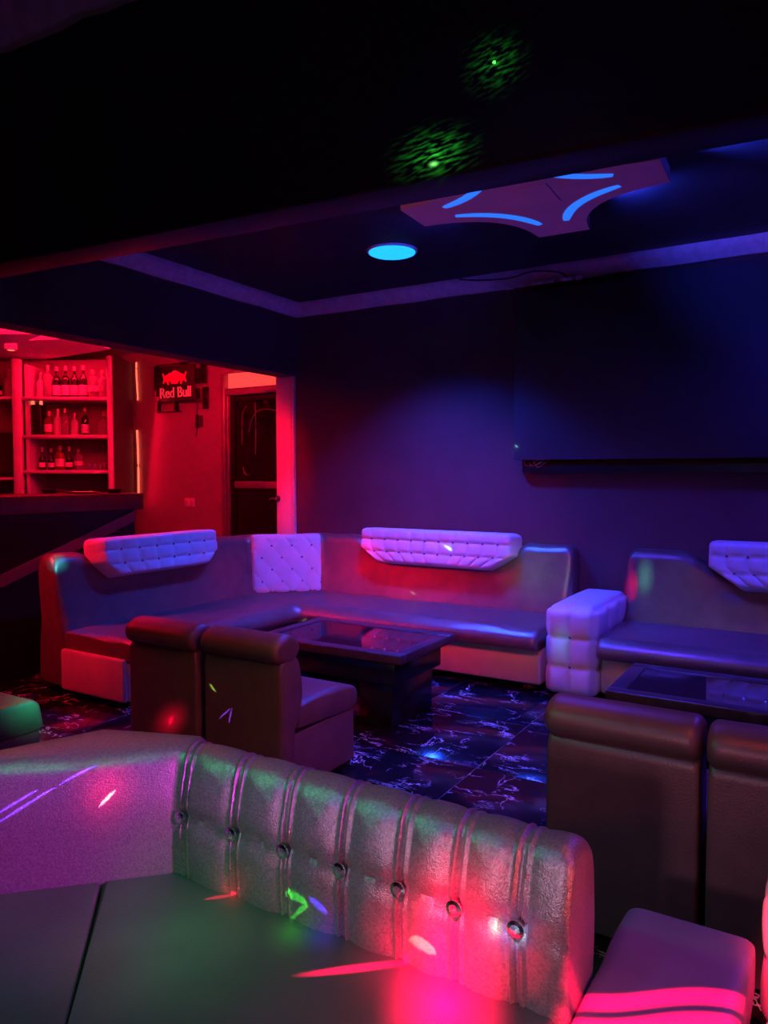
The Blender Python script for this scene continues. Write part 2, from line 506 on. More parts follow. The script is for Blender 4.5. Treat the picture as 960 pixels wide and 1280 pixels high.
def box(name, x0, x1, y0, y1, z0, z1, m, parent=None, bev=0.0, seg=3):
    bm = bmesh.new()
    bm_box(bm, x0, x1, y0, y1, z0, z1, bev, seg)
    o = from_bm(name, bm, m, parent, smooth=False)
    if bev > 0:
        auto_smooth(o)
    return o


def auto_smooth(o, deg=50):
    me = o.data
    for p in me.polygons:
        p.use_smooth = True
    bm = bmesh.new(); bm.from_mesh(me)
    for e in bm.edges:
        if len(e.link_faces) == 2 and e.calc_face_angle(0) > math.radians(deg):
            e.smooth = False
    bm.to_mesh(me); bm.free()


def smooth01(a, b, x):
    t = max(0.0, min(1.0, (x - a) / (b - a)))
    return t * t * (3 - 2 * t)


def rounded_profile(pts, r=0.03, seg=4):
    """closed 2D outline with every corner rounded; pts may carry their own radius as a third value"""
    out = []
    n = len(pts)
    for i in range(n):
        p = Vector(pts[i][:2]); a = Vector(pts[i - 1][:2]); b = Vector(pts[(i + 1) % n][:2])
        rr = pts[i][2] if len(pts[i]) > 2 else r
        da, db = (a - p), (b - p)
        k = min(rr, da.length * .48, db.length * .48)
        if k < 1e-4:
            out.append(tuple(p)); continue
        s, e = p + da.normalized() * k, p + db.normalized() * k
        for j in range(seg + 1):
            t = j / seg
            q = s * (1 - t) ** 2 + p * 2 * t * (1 - t) + e * t * t
            out.append(tuple(q))
    return out


def densify(prof, step):
    out = []
    n = len(prof)
    for i in range(n):
        a, b = Vector(prof[i]), Vector(prof[(i + 1) % n])
        k = max(1, int((b - a).length / step))
        for j in range(k):
            out.append(tuple(a.lerp(b, j / k)))
    return out


def sweep(name, prof, path, m, parent=None, step=0.06, rnd=(0.03, 0.03), mod=None, smooth=True):
    """sweep a closed outline of (d, z) along a ground path; d is measured to the LEFT of travel; mitred corners; rounded ends"""
    P = [Vector((p[0], p[1])) for p in path]
    nseg = len(P) - 1
    dirs = [(P[i + 1] - P[i]).normalized() for i in range(nseg)]
    nrm = [Vector((-d.y, d.x)) for d in dirs]
    vm = []
    for i in range(nseg + 1):
        if i == 0: vm.append(nrm[0])
        elif i == nseg: vm.append(nrm[-1])
        else:
            b = (nrm[i - 1] + nrm[i]).normalized()
            vm.append(b / max(0.2, b.dot(nrm[i])))
    st = []   # (point, offset vector, length along, end inset)
    acc = 0
    for i in range(nseg):
        L = (P[i + 1] - P[i]).length
        k = max(1, int(L / step))
        for j in range(k + (1 if i == nseg - 1 else 0)):
            t = j / k
            st.append((P[i].lerp(P[i + 1], t), vm[i].lerp(vm[i + 1], t), acc + L * t, 0.0))
        acc += L
    cx = sum(p[0] for p in prof) / len(prof); cz = sum(p[1] for p in prof) / len(prof)
    rings = []

    def ring(pt, off, s, inset):
        r = []
        for k, (d, z) in enumerate(prof):
            if mod: d, z = mod(s, d, z, acc)
            if inset > 0:
                dv = Vector((cx - d, cz - z))
                q = min(inset, dv.length * .9)
                dv.normalize()
                # keep inset along the two axes so flat sides stay parallel
                d += dv.x * q; z += dv.y * q
            xy = pt + off * d
            r.append((xy.x, xy.y, z))
        return r

    q = 4
    for (pt, off, s, _) in st:
        e0, e1 = s, acc - s
        if rnd[0] > 0 and e0 < rnd[0] * 0.999 and s > 0: continue
        if rnd[1] > 0 and e1 < rnd[1] * 0.999 and e1 > 1e-6: continue
        if s < 1e-6 and rnd[0] > 0:
            for j in range(q):
                a = j / q * PI / 2
                x = rnd[0] * (1 - math.sin(a)); ins = rnd[0] * (1 - math.cos(PI / 2 - a)) if False else rnd[0] * (1 - math.sin(a))
                pos = rnd[0] * (1 - math.cos(a))
                rings.append(ring(pt + dirs[0] * pos, off, pos, rnd[0] * (1 - math.sin(a))))
            rings.append(ring(pt + dirs[0] * rnd[0], off, rnd[0], 0))
        elif e1 < 1e-6 and rnd[1] > 0:
            rings.append(ring(pt - dirs[-1] * rnd[1], off, acc - rnd[1], 0))
            for j in range(q - 1, -1, -1):
                a = j / q * PI / 2
                pos = rnd[1] * (1 - math.cos(a))
                rings.append(ring(pt - dirs[-1] * pos, off, acc - pos, rnd[1] * (1 - math.sin(a))))
        else:
            rings.append(ring(pt, off, s, 0))
    return loft(name, rings, m, parent, smooth)


def loft(name, rings, m, parent=None, smooth=True, closed_caps=True):
    n = len(rings[0]); v = []; f = []
    for r in rings: v += r
    for i in range(len(rings) - 1):
        for j in range(n):
            a, b = i * n + j, i * n + (j + 1) % n
            f.append((a, b, b + n, a + n))
    if closed_caps:
        f.append(tuple(range(n - 1, -1, -1)))
        f.append(tuple(range((len(rings) - 1) * n, len(rings) * n)))
    o = from_data(name, v, f, m, parent, smooth)
    if smooth: auto_smooth(o, 62)
    return o


def lathe_bm(bm, prof, seg=14, c=(0, 0, 0)):
    rings = []
    for (r, z) in prof:
        rings.append([bm.verts.new((c[0] + r * math.cos(2 * PI * k / seg), c[1] + r * math.sin(2 * PI * k / seg), c[2] + z)) for k in range(seg)])
    for i in range(len(rings) - 1):
        for k in range(seg):
            bm.faces.new((rings[i][k], rings[i][(k + 1) % seg], rings[i + 1][(k + 1) % seg], rings[i + 1][k]))
    bm.faces.new(rings[0][::-1]); bm.faces.new(rings[-1])


def lathe(name, prof, m, parent=None, seg=14, c=(0, 0, 0)):
    bm = bmesh.new(); lathe_bm(bm, prof, seg, c)
    o = from_bm(name, bm, m, parent); auto_smooth(o, 40)
    return o


def tube(name, pts, r, m, parent=None, seg=8, sub=6):
    P = [Vector(p) for p in pts]
    Q = []
    for i in range(len(P) - 1):
        p0 = P[max(0, i - 1)]; p1 = P[i]; p2 = P[i + 1]; p3 = P[min(len(P) - 1, i + 2)]
        for k in range(sub):
            t = k / sub
            Q.append(0.5 * ((2 * p1) + (p2 - p0) * t + (2 * p0 - 5 * p1 + 4 * p2 - p3) * t * t + (3 * p1 - p0 - 3 * p2 + p3) * t ** 3))
    Q.append(P[-1])
    rings = []
    for i, q in enumerate(Q):
        d = (Q[min(i + 1, len(Q) - 1)] - Q[max(0, i - 1)]).normalized()
        a = d.cross(Vector((0, 0, 1)))
        if a.length < 1e-3: a = d.cross(Vector((1, 0, 0)))
        a.normalize(); b = d.cross(a)
        rings.append([tuple(q + (a * math.cos(2 * PI * k / seg) + b * math.sin(2 * PI * k / seg)) * r) for k in range(seg)])
    return loft(name, rings, m, parent)


def prism(name, pts, z0, z1, m, parent=None, bev=0.0, seg=4, crown=0.0):
    bm = bmesh.new()
    lo = [bm.verts.new((x, y, z0)) for x, y in pts]; hi = [bm.verts.new((x, y, z1)) for x, y in pts]
    n = len(pts)
    bm.faces.new(lo[::-1]); top = bm.faces.new(hi)
    for i in range(n):
        bm.faces.new((lo[i], lo[(i + 1) % n], hi[(i + 1) % n], hi[i]))
    if bev > 0:
        ed = [e for e in bm.edges if all(abs(v.co.z - z1) < 1e-6 for v in e.verts)] + [e for e in bm.edges if abs(e.verts[0].co.z - e.verts[1].co.z) > 1e-6]
        bmesh.ops.bevel(bm, geom=ed, offset=bev, segments=seg, profile=0.5, affect='EDGES')
    o = from_bm(name, bm, m, parent, smooth=False)
    auto_smooth(o, 40)
    return o


def empty(name, label, cat, loc=(0, 0, 0), rz=0.0, group=None):
    o = bpy.data.objects.new(name, None)
    o.empty_display_size = 0.1
    COL.objects.link(o)
    o.location = loc; o.rotation_euler = (0, 0, rz)
    return tag(o, label, cat, group)


def tag(o, label, cat, group=None):
    o['label'] = label; o['category'] = cat
    if group: o['group'] = group
    return o


def struct(o):
    o['kind'] = 'structure'
    return o


def stuff(o):
    o['kind'] = 'stuff'
    return o


def children(o):
    return [c for c in COL.objects if c.parent == o]


def dup(root, loc, rz, label, group=None, scale=None):
    kids = {}
    for c in COL.objects:
        if c.parent: kids.setdefault(c.parent.name, []).append(c)

    def rec(o, par):
        c = o.copy(); COL.objects.link(c)
        if par: c.parent = par
        for k in kids.get(o.name, []): rec(k, c)
        return c
    r = rec(root, None)
    r.location = loc; r.rotation_euler = (0, 0, rz)
    if scale: r.scale = scale
    r['label'] = label
    if group: r['group'] = group
    return r


# ================================================================== SETTING
XL, YB = -4.25, 5.5           # plane of the header beside the bar, plane of the back wall
ZT, ZH = 2.97, 2.33           # tray ceiling, underside of the header
# floor with marble tiles
fl = struct(box('floor', -8.2, 2.6, -3.2, 6.4, -0.06, -0.002, 'grout'))
T = 0.70
tile_me = None
for i in range(-9, 6):
    for j in range(-9, 5):
        x0, y0 = -1.45 + T * i, 3.27 + T * j
        if x0 < -8.2 or x0 + T > 2.6 or y0 < -3.2 or y0 + T > 6.4: continue
        if tile_me is None:
            o = box('tile', 0.0015, T - .0015, 0.0015, T - .0015, -0.02, 0.0, 'marble', fl, 0.0015, 1)
            tile_me = o.data
        else:
            o = bpy.data.objects.new('tile', tile_me); COL.objects.link(o); o.parent = fl
        o.location = (x0, y0, 0)

# back wall with the door opening
DX0, DX1, DZ = -5.20, -4.27, 2.42
bm = bmesh.new()
bm_box(bm, DX1, 2.6, YB, YB + .15, 0, 3.3)
struct(from_bm('wall_back', bm, 'wall_dark', smooth=False))
bm = bmesh.new()
bm_box(bm, -8.2, DX0, YB, YB + .15, 0, 3.1)
bm_box(bm, DX0, DX1, YB, YB + .15, DZ, 3.1)
struct(from_bm('wall_back_bar', bm, 'bar_wall', smooth=False))
struct(box('wall_left', -8.35, -8.2, -3.2, 5.65, 0, 3.3, 'bar_wall'))
struct(box('wall_right', 2.6, 2.75, -3.2, 5.65, 0, 3.3, 'wall_dark'))
struct(box('wall_rear', -8.2, 2.6, -3.35, -3.2, 0, 3.3, 'wall_dark'))
struct(box('header_beam', XL - .2, XL, 2.0, YB, ZH, 3.1, 'wall_dark'))
# ceilings: tray, bar, near room
bm = bmesh.new()
bm_box(bm, XL, 2.6, 1.9, YB, ZT, 3.1)
struct(from_bm('ceiling', bm, 'ceiling_black', smooth=False))
struct(box('ceiling_bar', -8.2, XL - .2, 1.9, YB, 2.72, 2.8, 'bar_wall'))
struct(box('ceiling_near', -8.2, 2.6, -3.2, 1.9, 3.14, 3.3, 'near_ceiling'))
# the deep dark beam, a little askew
bmz = 2.245
ang = math.radians(4.2)
bb = struct(box('ceiling_beam', -7.0, 4.2, 0.073, 0.228, bmz, 3.3, 'wall_black', bev=0.012, seg=2))
bb.location = (-1.17, 1.795, 0); bb.rotation_euler = (0, 0, ang)
# plaster cornices
cp = rounded_profile([(0, 2.86, 0), (0.035, 2.86, .01), (0.05, 2.885, .01), (0.09, 2.93, .02), (0.10, 2.955, .01), (0.10, 2.985, 0), (0, 2.985, 0)], .01, 3)
def rough(s, d, z, L):
    return d + .004 * math.sin(s * 9) + .003 * math.sin(s * 31 + 1), z + .003 * math.sin(s * 7 + 2) + .003 * math.sin(s * 23)
cpl = [(XL, 2.0), (XL, YB), (2.6, YB)]
# travel so that the room side is on the left of travel
tr1 = struct(sweep('trim_1', [(-d, z) for d, z in cp], cpl, 'plaster', None, .12, (0, 0), lambda s, d, z, L: (d - .003 * math.sin(s * 13), z + .003 * math.sin(s * 9))))
tube('cable', [(-2.55, 5.37, 2.955), (-2.4, 5.385, 2.93), (-2.15, 5.40, 2.915), (-1.95, 5.385, 2.935), (-1.75, 5.39, 2.90), (-1.7, 5.43, 2.85)], .006, 'rubber', tr1)
stuff(from_bm('broken_plaster', (lambda b: ([bm_box(b, -2.3 + .11 * i, -2.3 + .11 * i + .07 + .03 * math.sin(i * 3), 5.40, 5.43 + .01 * math.sin(i * 2), 2.84 + .004 * math.sin(i * 5), 2.862, .004, 1) for i in range(7)], b)[1])(bmesh.new()), 'plaster', tr1, False))
c2 = struct(sweep('trim_2', [(d, z + .17) for d, z in cp], [(4.0, 0.072), (-6.9, 0.072)], 'plaster', None, .1, (0, 0), lambda s, d, z, L: (d - .004 * math.sin(s * 13) - .003 * math.sin(s * 41), z + .005 * math.sin(s * 9) + .004 * math.sin(s * 37))))
c2.location = bb.location; c2.rotation_euler = bb.rotation_euler

# ================================================================== CEILING LIGHTS
def disc_lamp(loc, label):
    t = empty('ceiling_light', label, 'ceiling light', loc)
    lathe('rim', [(.150, 0), (.150, -.012), (.168, -.014), (.178, -.004), (.178, 0)], 'plastic', t, 40)
    lathe('diffuser', [(.160, -.004), (.160, -.018), (.150, -.022), (.02, -.025)], 'led_cyan', t, 40)
    return t
disc_lamp((-2.65, 4.5, ZT), 'round glowing cyan blue panel light in the dark tray ceiling')

st = empty('star_ceiling_fixture', 'large mauve concave star shaped plasterboard fixture with blue lit slots on ceiling', 'ceiling light', (-1.37, 3.70, ZT), math.radians(2))
def star_outline(R, hw, depth, n=10):
    pts = []
    for q in range(4):
        a = q * PI / 2
        ca, sa = math.cos(a), math.sin(a)
        def rot(x, y): return (x * ca - y * sa, x * sa + y * ca)
        pts.append(rot(R, -hw)); pts.append(rot(R, hw))
        p0, p2 = Vector((R, hw)), Vector((hw, R))
        c = Vector((depth, depth))
        for k in range(1, n):
            t = k / n
            v = p0 * (1 - t) ** 2 + c * 2 * t * (1 - t) + p2 * t * t
            pts.append(rot(v.x, v.y))
    return pts
so = star_outline(.66, .15, .17)
bm = bmesh.new()
lo = [bm.verts.new((x, y, -.13)) for x, y in so]; hi = [bm.verts.new((x, y, -.06)) for x, y in so]
bm.faces.new(lo[::-1]); bm.faces.new(hi)
for i in range(len(so)):
    bm.faces.new((lo[i], lo[(i + 1) % len(so)], hi[(i + 1) % len(so)], hi[i]))
from_bm('star_board', bm, 'star', st, False)
so2 = star_outline(.50, .08, .12)
prism('star_core', so2, -.062, 0.0, 'wall_black', st)
prism('centre_board', [(-.13, -.13), (.13, -.13), (.13, .13), (-.13, .13)], -.1335, -.129, 'star', st)
for q in range(4):
    a = q * PI / 2
    pts_o, pts_i = [], []
    for k in range(13):
        t = .14 + .72 * k / 12
        p0, c, p2 = Vector((.555, .05)), Vector((.11, .11)), Vector((.05, .555))
        v = p0 * (1 - t) ** 2 + c * 2 * t * (1 - t) + p2 * t * t
        w = .027 * (1 - (abs(k - 6) / 6.6) ** 4) ** .5
        dd = (v - Vector((.62, .62))).normalized() * w
        pts_o.append(v - dd); pts_i.append(v + dd)
    ring = pts_o + pts_i[::-1]
    R = Matrix.Rotation(a, 2)
    ring = [tuple(R @ p) for p in ring]
    prism('light_slot', ring, -.1325, -.1295, 'led_slot', st)
# strips behind the star throw blue on the ceiling past its points
for (dx, dy, ex, ey, pw) in ((.69, .03, .92, .03, 170), (.30, .42, .44, .56, 60), (-.60, .30, -.75, .40, 15)):
    o = spot('lamp_star_edge', (-1.37 + dx, 3.70 + dy, ZT - .075), (-1.37 + ex, 3.70 + ey, ZT), (0.03, 0.05, 1.0), pw, 120, 1.0, .02)

# ================================================================== WALL PANEL
pn = empty('wall_panel', 'large dark grey flat panel hung high on the purple back wall', 'panel', (-0.6, YB, 0))
box('board', -1.50, 2.2, -.10, -.07, 1.535, 2.795, 'screen', pn, .004, 1)
bm = bmesh.new()
for (a, b, c, d) in ((-1.44, 2.14, 1.44, 1.50), (-1.44, 2.14, 2.70, 2.76), (-1.44, -1.38, 1.50, 2.70), (2.08, 2.14, 1.50, 2.70), (.3, .36, 1.50, 2.70)):
    bm_box(bm, a, b, -.07, -.001, c, d)
from_bm('batten_shadow_bar', bm, 'rubber', pn, False)  # the lowest dark rail stands in for the shadow under the board
for k in range(3):
    tube('wire', [(-1.43 + .03 * k, -.05, 1.55), (-1.41 + .05 * k, -.09, 1.50 - .01 * k), (-1.36 + .06 * k, -.10, 1.495 + .012 * k), (-1.30 + .05 * k, -.08, 1.55)], .0022, 'wire', pn, 6, 5)

# ================================================================== DOOR (in the back wall, beyond the header)
d1 = bpy.data.objects.new('door_1', None); COL.objects.link(d1); struct(d1)
d1.location = (0, YB, 0)
def dbox(name, x0, x1, y0, y1, z0, z1, m, bev=.004, parent=None):
    return box(name, x0, x1, y0, y1, z0, z1, m, parent or d1, bev, 2)
bm = bmesh.new()
bm_box(bm, DX0, DX0 + .055, -.015, .12, 0, DZ, .012, 2)
bm_box(bm, DX0 + .055, -4.49, .0, .10, 2.20, 2.27, .008, 2)
bm_box(bm, DX0 + .065, DX0 + .095, -.005, .09, 0, 2.2, .006, 2)
auto_smooth(from_bm('frame', bm, 'door_frame', d1, False))
dbox('transom_pane', DX0 + .055, -4.49, .05, .06, 2.27, DZ, 'transom', 0)
bm = bmesh.new()
bm_box(bm, DX0 + .10, DX0 + .15, .02, .07, .02, 2.19, .006, 2)
bm_box(bm, DX0 + .15, -4.50, .02, .07, 2.14, 2.19, .006, 2)
leaf = from_bm('glass_door_leaf', bm, 'rubber', d1, False)
dbox('pane', DX0 + .15, -4.50, .04, .05, 1.36, 2.14, 'door_glass', 0, leaf)
dbox('middle_rail', DX0 + .15, -4.50, .015, .07, 1.29, 1.36, 'door_frame', .01, leaf)
dbox('lower_pane', DX0 + .15, -4.50, .04, .05, .1, 1.29, 'door_glass', 0, leaf)
dbox('narrow_leaf', -4.49, -4.31, -.02, .05, .01, DZ - .03, 'white_paint', .008)
dbox('jamb', -4.30, DX1, -.03, .10, 0, DZ, 'white_paint', .006)
for pts in ([(-4.96, .036, 1.72), (-4.955, .036, 2.0), (-4.90, .036, 2.09)], [(-4.87, .036, 1.84), (-4.84, .036, 1.95), (-4.77, .036, 2.03), (-4.66, .036, 2.05), (-4.52, .036, 2.03)],
            [(-4.79, .036, 2.12), (-4.785, .036, 1.9), (-4.79, .036, 1.62)], [(-4.95, .036, 1.5), (-4.93, .036, 1.44), (-4.88, .036, 1.42)]):
    tube('reflection_line', pts, .005, 'door_frame', leaf, 6, 6)  # curved reflections in the glass, built as thin tubes
h = tube('door_handle', [(-4.47, -.02, 1.20), (-4.47, -.07, 1.20), (-4.50, -.075, 1.20), (-4.53, -.075, 1.19)], .010, 'chrome', d1)
hp = lathe('handle_plate', [(.026, 0), (.03, .006), (.03, .01)], 'chrome', d1, 16)
hp.rotation_euler = (PI / 2, 0, 0)
hp.location = (-4.465, -.02, 1.20)
# small dark lobby behind the door so that nothing is open to the void
struct(box('wall_lobby', DX0 - .1, DX1 + .1, YB + .6, YB + .65, 0, 2.6, 'cabinet_dark'))

# ================================================================== RED WALL ITEMS
sw = empty('wall_socket', 'white double switch plate on the red lit wall left of the door', 'switch', (-5.635, YB, 1.14))
box('plate', -.072, .072, -.010, -.001, -.046, .046, 'plastic', sw, .004, 2)
for s in (-1, 1):
    box('rocker', s * .034 - .026, s * .034 + .026, -.015, -.009, -.032, .032, 'plastic', sw, .003, 2)

sg = empty('wall_sign', 'dark framed drinks sign with red emblem and lettering high on the red wall', 'sign', (-5.86, YB, 2.36))
box('sign_board', -.18, .34, -.035, -.012, -.18, .18, 'cabinet_dark', sg, .004, 1)
# black slats of the rack that carries the sign
for (x0, x1, z0, z1) in ((-.235, -.185, -.12, .19), (-.215, -.16, -.28, -.165), (.045, .105, -.28, -.185), (.345, .40, -.02, .13), (.43, .50, -.02, .17),
                         (.45, .52, -.28, -.06), (.345, .40, -.17, -.07), (.14, .22, .182, .21)):
    box('rack_slat', x0, x1, -.045, -.02, z0, z1, 'rubber', sg, .004, 1)
for z in (.195, -.20, -.292):
    box('rack_rail', -.23, .51 if z > -.25 else .12, -.02, -.005, z, z + .012, 'sign_face', sg)
# emblem: a bright disc with two charging bulls facing each other
def flat_shape(name, pts, y0, y1, m, parent):
    bm = bmesh.new()
    a = [bm.verts.new((x, y0, z)) for x, z in pts]; b = [bm.verts.new((x, y1, z)) for x, z in pts]
    bm.faces.new(a); bm.faces.new(b[::-1])
    for i in range(len(pts)):
        bm.faces.new((a[i], a[(i + 1) % len(pts)], b[(i + 1) % len(pts)], b[i]))
    return from_bm(name, bm, m, parent, False)
flat_shape('emblem_sun', [(.07 + .066 * math.cos(2 * PI * k / 24), .062 + .066 * math.sin(2 * PI * k / 24)) for k in range(24)], -.042, -.036, 'sign_sun', sg)
bull = [(.002, .03), (.012, .052), (.022, .055), (.03, .072), (.05, .078), (.075, .066), (.10, .058), (.118, .05), (.132, .075), (.140, .078), (.136, .06), (.128, .04), (.124, .02),
        (.138, .002), (.132, -.008), (.114, .008), (.10, .012), (.088, -.002), (.078, -.02), (.068, -.018), (.072, .002), (.06, .012), (.045, .008), (.034, -.014), (.024, -.012), (.028, .008), (.018, .016)]
for s in (-1, 1):
    flat_shape('emblem_bull', [(.07 + s * x * 1.22, .012 + z * 1.25) for x, z in bull], -.052, -.044, 'sign_bull', sg)
tcv = bpy.data.curves.new('lettering', 'FONT')
tcv.body = 'Red Bull'
tcv.size = .150; tcv.extrude = .005; tcv.offset = .001; tcv.align_x = 'CENTER'
tcv.space_character = 0.98
tcv.materials.append(M['sign_text'])
tob = bpy.data.objects.new('lettering_curve', tcv); COL.objects.link(tob)
bpy.context.view_layer.update()
tme = bpy.data.meshes.new_from_object(tob.evaluated_get(bpy.context.evaluated_depsgraph_get()))
bpy.data.objects.remove(tob)
xs_ = [v.co.x for v in tme.vertices]
ks = .44 / (max(xs_) - min(xs_))
bm0 = bmesh.new(); bm0.from_mesh(tme); bpy.data.meshes.remove(tme)
todo = set(bm0.verts)
while todo:
    seed = todo.pop(); isl = {seed}; stack = [seed]
    while stack:
        for e in stack.pop().link_edges:
            for w in e.verts:
                if w not in isl:
                    isl.add(w); stack.append(w)
    todo -= isl
    idx = {v: i for i, v in enumerate(isl)}
    fs = {f for v in isl for f in v.link_faces}
    from_data('letter', [(v.co.x * ks + .073, -.042 - v.co.z, v.co.y - .143) for v in idx], [tuple(idx[v] for v in f.verts) for f in fs], 'sign_text', sg, False)
bm0.free()

hk = empty('hanging_opener', 'small black tools hanging below the sign on the red wall', 'tool', (-5.50, YB, 2.00))
box('opener', -.02, .01, -.03, -.005, -.10, .03, 'rubber', hk, .006, 2)
box('tag', .03, .065, -.02, -.004, -.09, .02, 'cabinet_dark', hk, .004, 1)
tube('cord', [(-.005, -.012, .15), (-.008, -.015, .05), (-.012, -.014, -.10), (-.03, -.012, -.18)], .004, 'rubber', hk)

ls = empty('led_strip', 'glowing red light strip running up the wall beside the bottle cabinet', 'light', (-6.385, YB - .02, 0))
tube('lower_strip', [(.0, 0, 1.18), (.004, 0, 1.5), (.0, 0, 1.75), (-.012, .005, 1.86), (-.018, .01, 1.9)], .010, 'led_red', ls, 8, 6)
tube('upper_strip', [(.004, .004, 2.22), (.012, 0, 2.26), (.006, 0, 2.36), (-.002, 0, 2.5), (-.002, 0, 2.62)], .008, 'led_red', ls, 8, 6)
area('lamp_led_wall', (-6.2, YB - .10, 1.7), (-5.6, YB + .05, 1.6), RED, 1.6, .05, 1.2)

# ================================================================== BAR
fwx, fwy = -math.sin(YAW), math.cos(YAW)
rtx, rty = math.cos(YAW), math.sin(YAW)
# bottle cabinet: local x along rt, local y away from the room, origin under its front right post
ox, oy = -6.049, 4.876        # the front right post of the bottle cabinet


def barpt(u, v):
    """u metres along the cabinet front from its right post, v metres behind the front"""
    return (ox + rtx * u + fwx * v, oy + rty * u + fwy * v)


cab = empty('bottle_cabinet', 'tall white open bar cabinet with lit shelves full of bottles', 'cabinet', (ox, oy, 0), YAW)
CW = 0.87
SH = [1.47, 1.815, 2.185]
box('side_panel', -.02, .0, .02, .62, 0, 2.60, 'cabinet_dark', cab)
box('post', -.035, .012, -.02, .02, 0, 2.58, 'shelf', cab, .004, 1)
box('post', -CW - .09, -CW - .01, -.02, .05, 0, 2.55, 'shelf', cab, .004, 1)
box('back_panel', -CW - .85, -.02, .40, .42, 0, 2.60, 'bar_wall', cab)
box('inner_divider', -CW + .02, -CW + .05, .02, .40, 0, 2.5, 'shelf', cab)
for z in SH:
    box('shelf', -CW - .01, -.03, .0, .40, z - .035, z, 'shelf', cab, .004, 1)
box('cabinet_worktop', -CW - .85, -.03, -.02, .40, 1.02, 1.06, 'bar_top', cab, .004, 1)
for z in (1.40, 2.19):
    box('side_shelf', -CW - .85, -CW - .09, .0, .40, z - .03, z, 'shelf', cab, .004, 1)
box('dark_back', -CW - .6, -CW - .10, .30, .34, 1.45, 1.85, 'cabinet_dark', cab)
area('lamp_cabinet', (*barpt(-.395, -.05), 2.56), (*barpt(-.5, .2), 1.7), RED, 9.0, .7, .1)

# lit dropped ceiling pieces over the bar
cs = struct(prism('trim_3', [barpt(-1.171, -.70), barpt(.066, -.95), barpt(.153, -.40), barpt(-.726, .2), barpt(-1.636, .1)], 2.575, 2.62, 'white_paint', None, .0))
cs2 = struct(prism('trim_4', [barpt(-.649, -1.6), barpt(.099, -1.6), barpt(-.291, -1.2), barpt(-.881, -1.2)], 2.49, 2.53, 'white_paint', None, .0))
bl = empty('bar_ceiling_spot', 'small red lit fitting under the bar ceiling at the far left', 'ceiling light', (*barpt(-.518, -.9), 2.49))
lathe('housing', [(.03, .085), (.05, .08), (.05, .0), (.035, -.005)], 'plastic', bl, 16)
lathe('lens', [(.035, -.004), (.02, -.010)], 'led_red', bl, 16)

# bottles
def bottle_proto(name, r, h, neck_r, neck_h, sh, body, label, cap, lab=(.25, .6), square=False):
    t = empty(name, 'x', 'bottle')
    hb = h - neck_h
    prof = [(r * .92, 0), (r, .008), (r, hb - sh), (r * .86, hb - sh * .5), (neck_r * 1.15, hb), (neck_r, hb + .01), (neck_r, h - .03), (neck_r * 1.15, h - .028), (neck_r * 1.15, h - .02)]
    lathe('glass_body', prof, body, t, 4 if square else 14)
    if label:
        lathe('paper_label', [(r * 1.012, hb * lab[0]), (r * 1.015, hb * lab[0] + .002), (r * 1.015, hb * lab[1]), (r * 1.012, hb * lab[1] + .002)], label, t, 4 if square else 14)
    if cap:
        lathe('cap', [(neck_r * 1.3, h - .045), (neck_r * 1.3, h - .002), (neck_r * 1.1, h)], cap, t, 10)
    t.location = (0, 0, -50)
    return t
BP = {
    'wine': bottle_proto('wine_bottle', .040, .31, .014, .09, .05, 'glass_dark', 'label_light', 'cap', (.12, .55)),
    'clear': bottle_proto('liquor_bottle', .042, .29, .015, .07, .03, 'glass_clear', None, 'cap'),
    'square': bottle_proto('liquor_bottle', .052, .26, .016, .06, .025, 'glass_clear', 'label_light', 'cap', (.3, .55), True),
    'frost': bottle_proto('liquor_bottle', .046, .28, .015, .08, .05, 'glass_frost', None, 'cap'),
    'amber': bottle_proto('liquor_bottle', .046, .24, .016, .06, .03, 'glass_brown', 'label_light', 'cap', (.2, .6)),
    'small': bottle_proto('beer_bottle', .034, .23, .012, .08, .05, 'glass_dark', 'label_light', 'cap', (.2, .5)),
    'squat': bottle_proto('liquor_bottle', .055, .21, .016, .07, .04, 'glass_clear', None, 'cap'),
}
used = set()
def bottle(kind, u, z, label, group, sc=1.0):
    x, y = barpt(u, .14)
    p = BP[kind]
    if kind not in used:
        used.add(kind)
        p.location = (x, y, z); p.rotation_euler = (0, 0, YAW); p.scale = (sc, sc, sc); p['label'] = label; p['group'] = group
        return p
    return dup(p, (x, y, z), YAW, label, group, (sc, sc, sc))
ORD = ['first', 'second', 'third', 'fourth', 'fifth', 'sixth', 'seventh', 'eighth', 'ninth', 'tenth']
g1, g2, g3 = 'bottles on the top bar shelf', 'bottles on the middle bar shelf', 'bottles on the lowest bar shelf'
for i, (k, u, sc, d) in enumerate((('frost', -0.747, .92, 'pale frosted bottle'), ('clear', -0.675, 1.12, 'tall clear bottle with capped neck'), ('wine', -0.587, 1.0, 'dark bottle with rounded pale label'), ('wine', -0.499, 1.02, 'dark bottle with small pale label'),
                                   ('wine', -0.411, 1.0, 'dark bottle with pale label and foil neck'), ('wine', -0.323, 1.03, 'dark bottle with wide pale label'), ('square', -0.227, 1.08, 'square shouldered clear bottle'), ('clear', -0.131, .95, 'clear glass bottle'))):
    bottle(k, u, SH[2], '%s, %s from left on top bar shelf' % (d, ORD[i]), g1, sc)
for i, (k, u, sc, d) in enumerate((('amber', -0.675, 1.0, 'amber bottle with pale label'), ('frost', -0.587, .95, 'pale frosted bottle'), ('clear', -0.515, .93, 'slim clear bottle'), ('frost', -0.419, .80, 'broad glowing frosted bottle'), ('wine', -0.315, .9, 'slender dark bottle'), ('squat', -0.123, 1.15, 'rounded clear decanter bottle'))):
    bottle(k, u, SH[1], '%s, %s from the left on the middle bar shelf' % (d, ORD[i]), g2, sc)
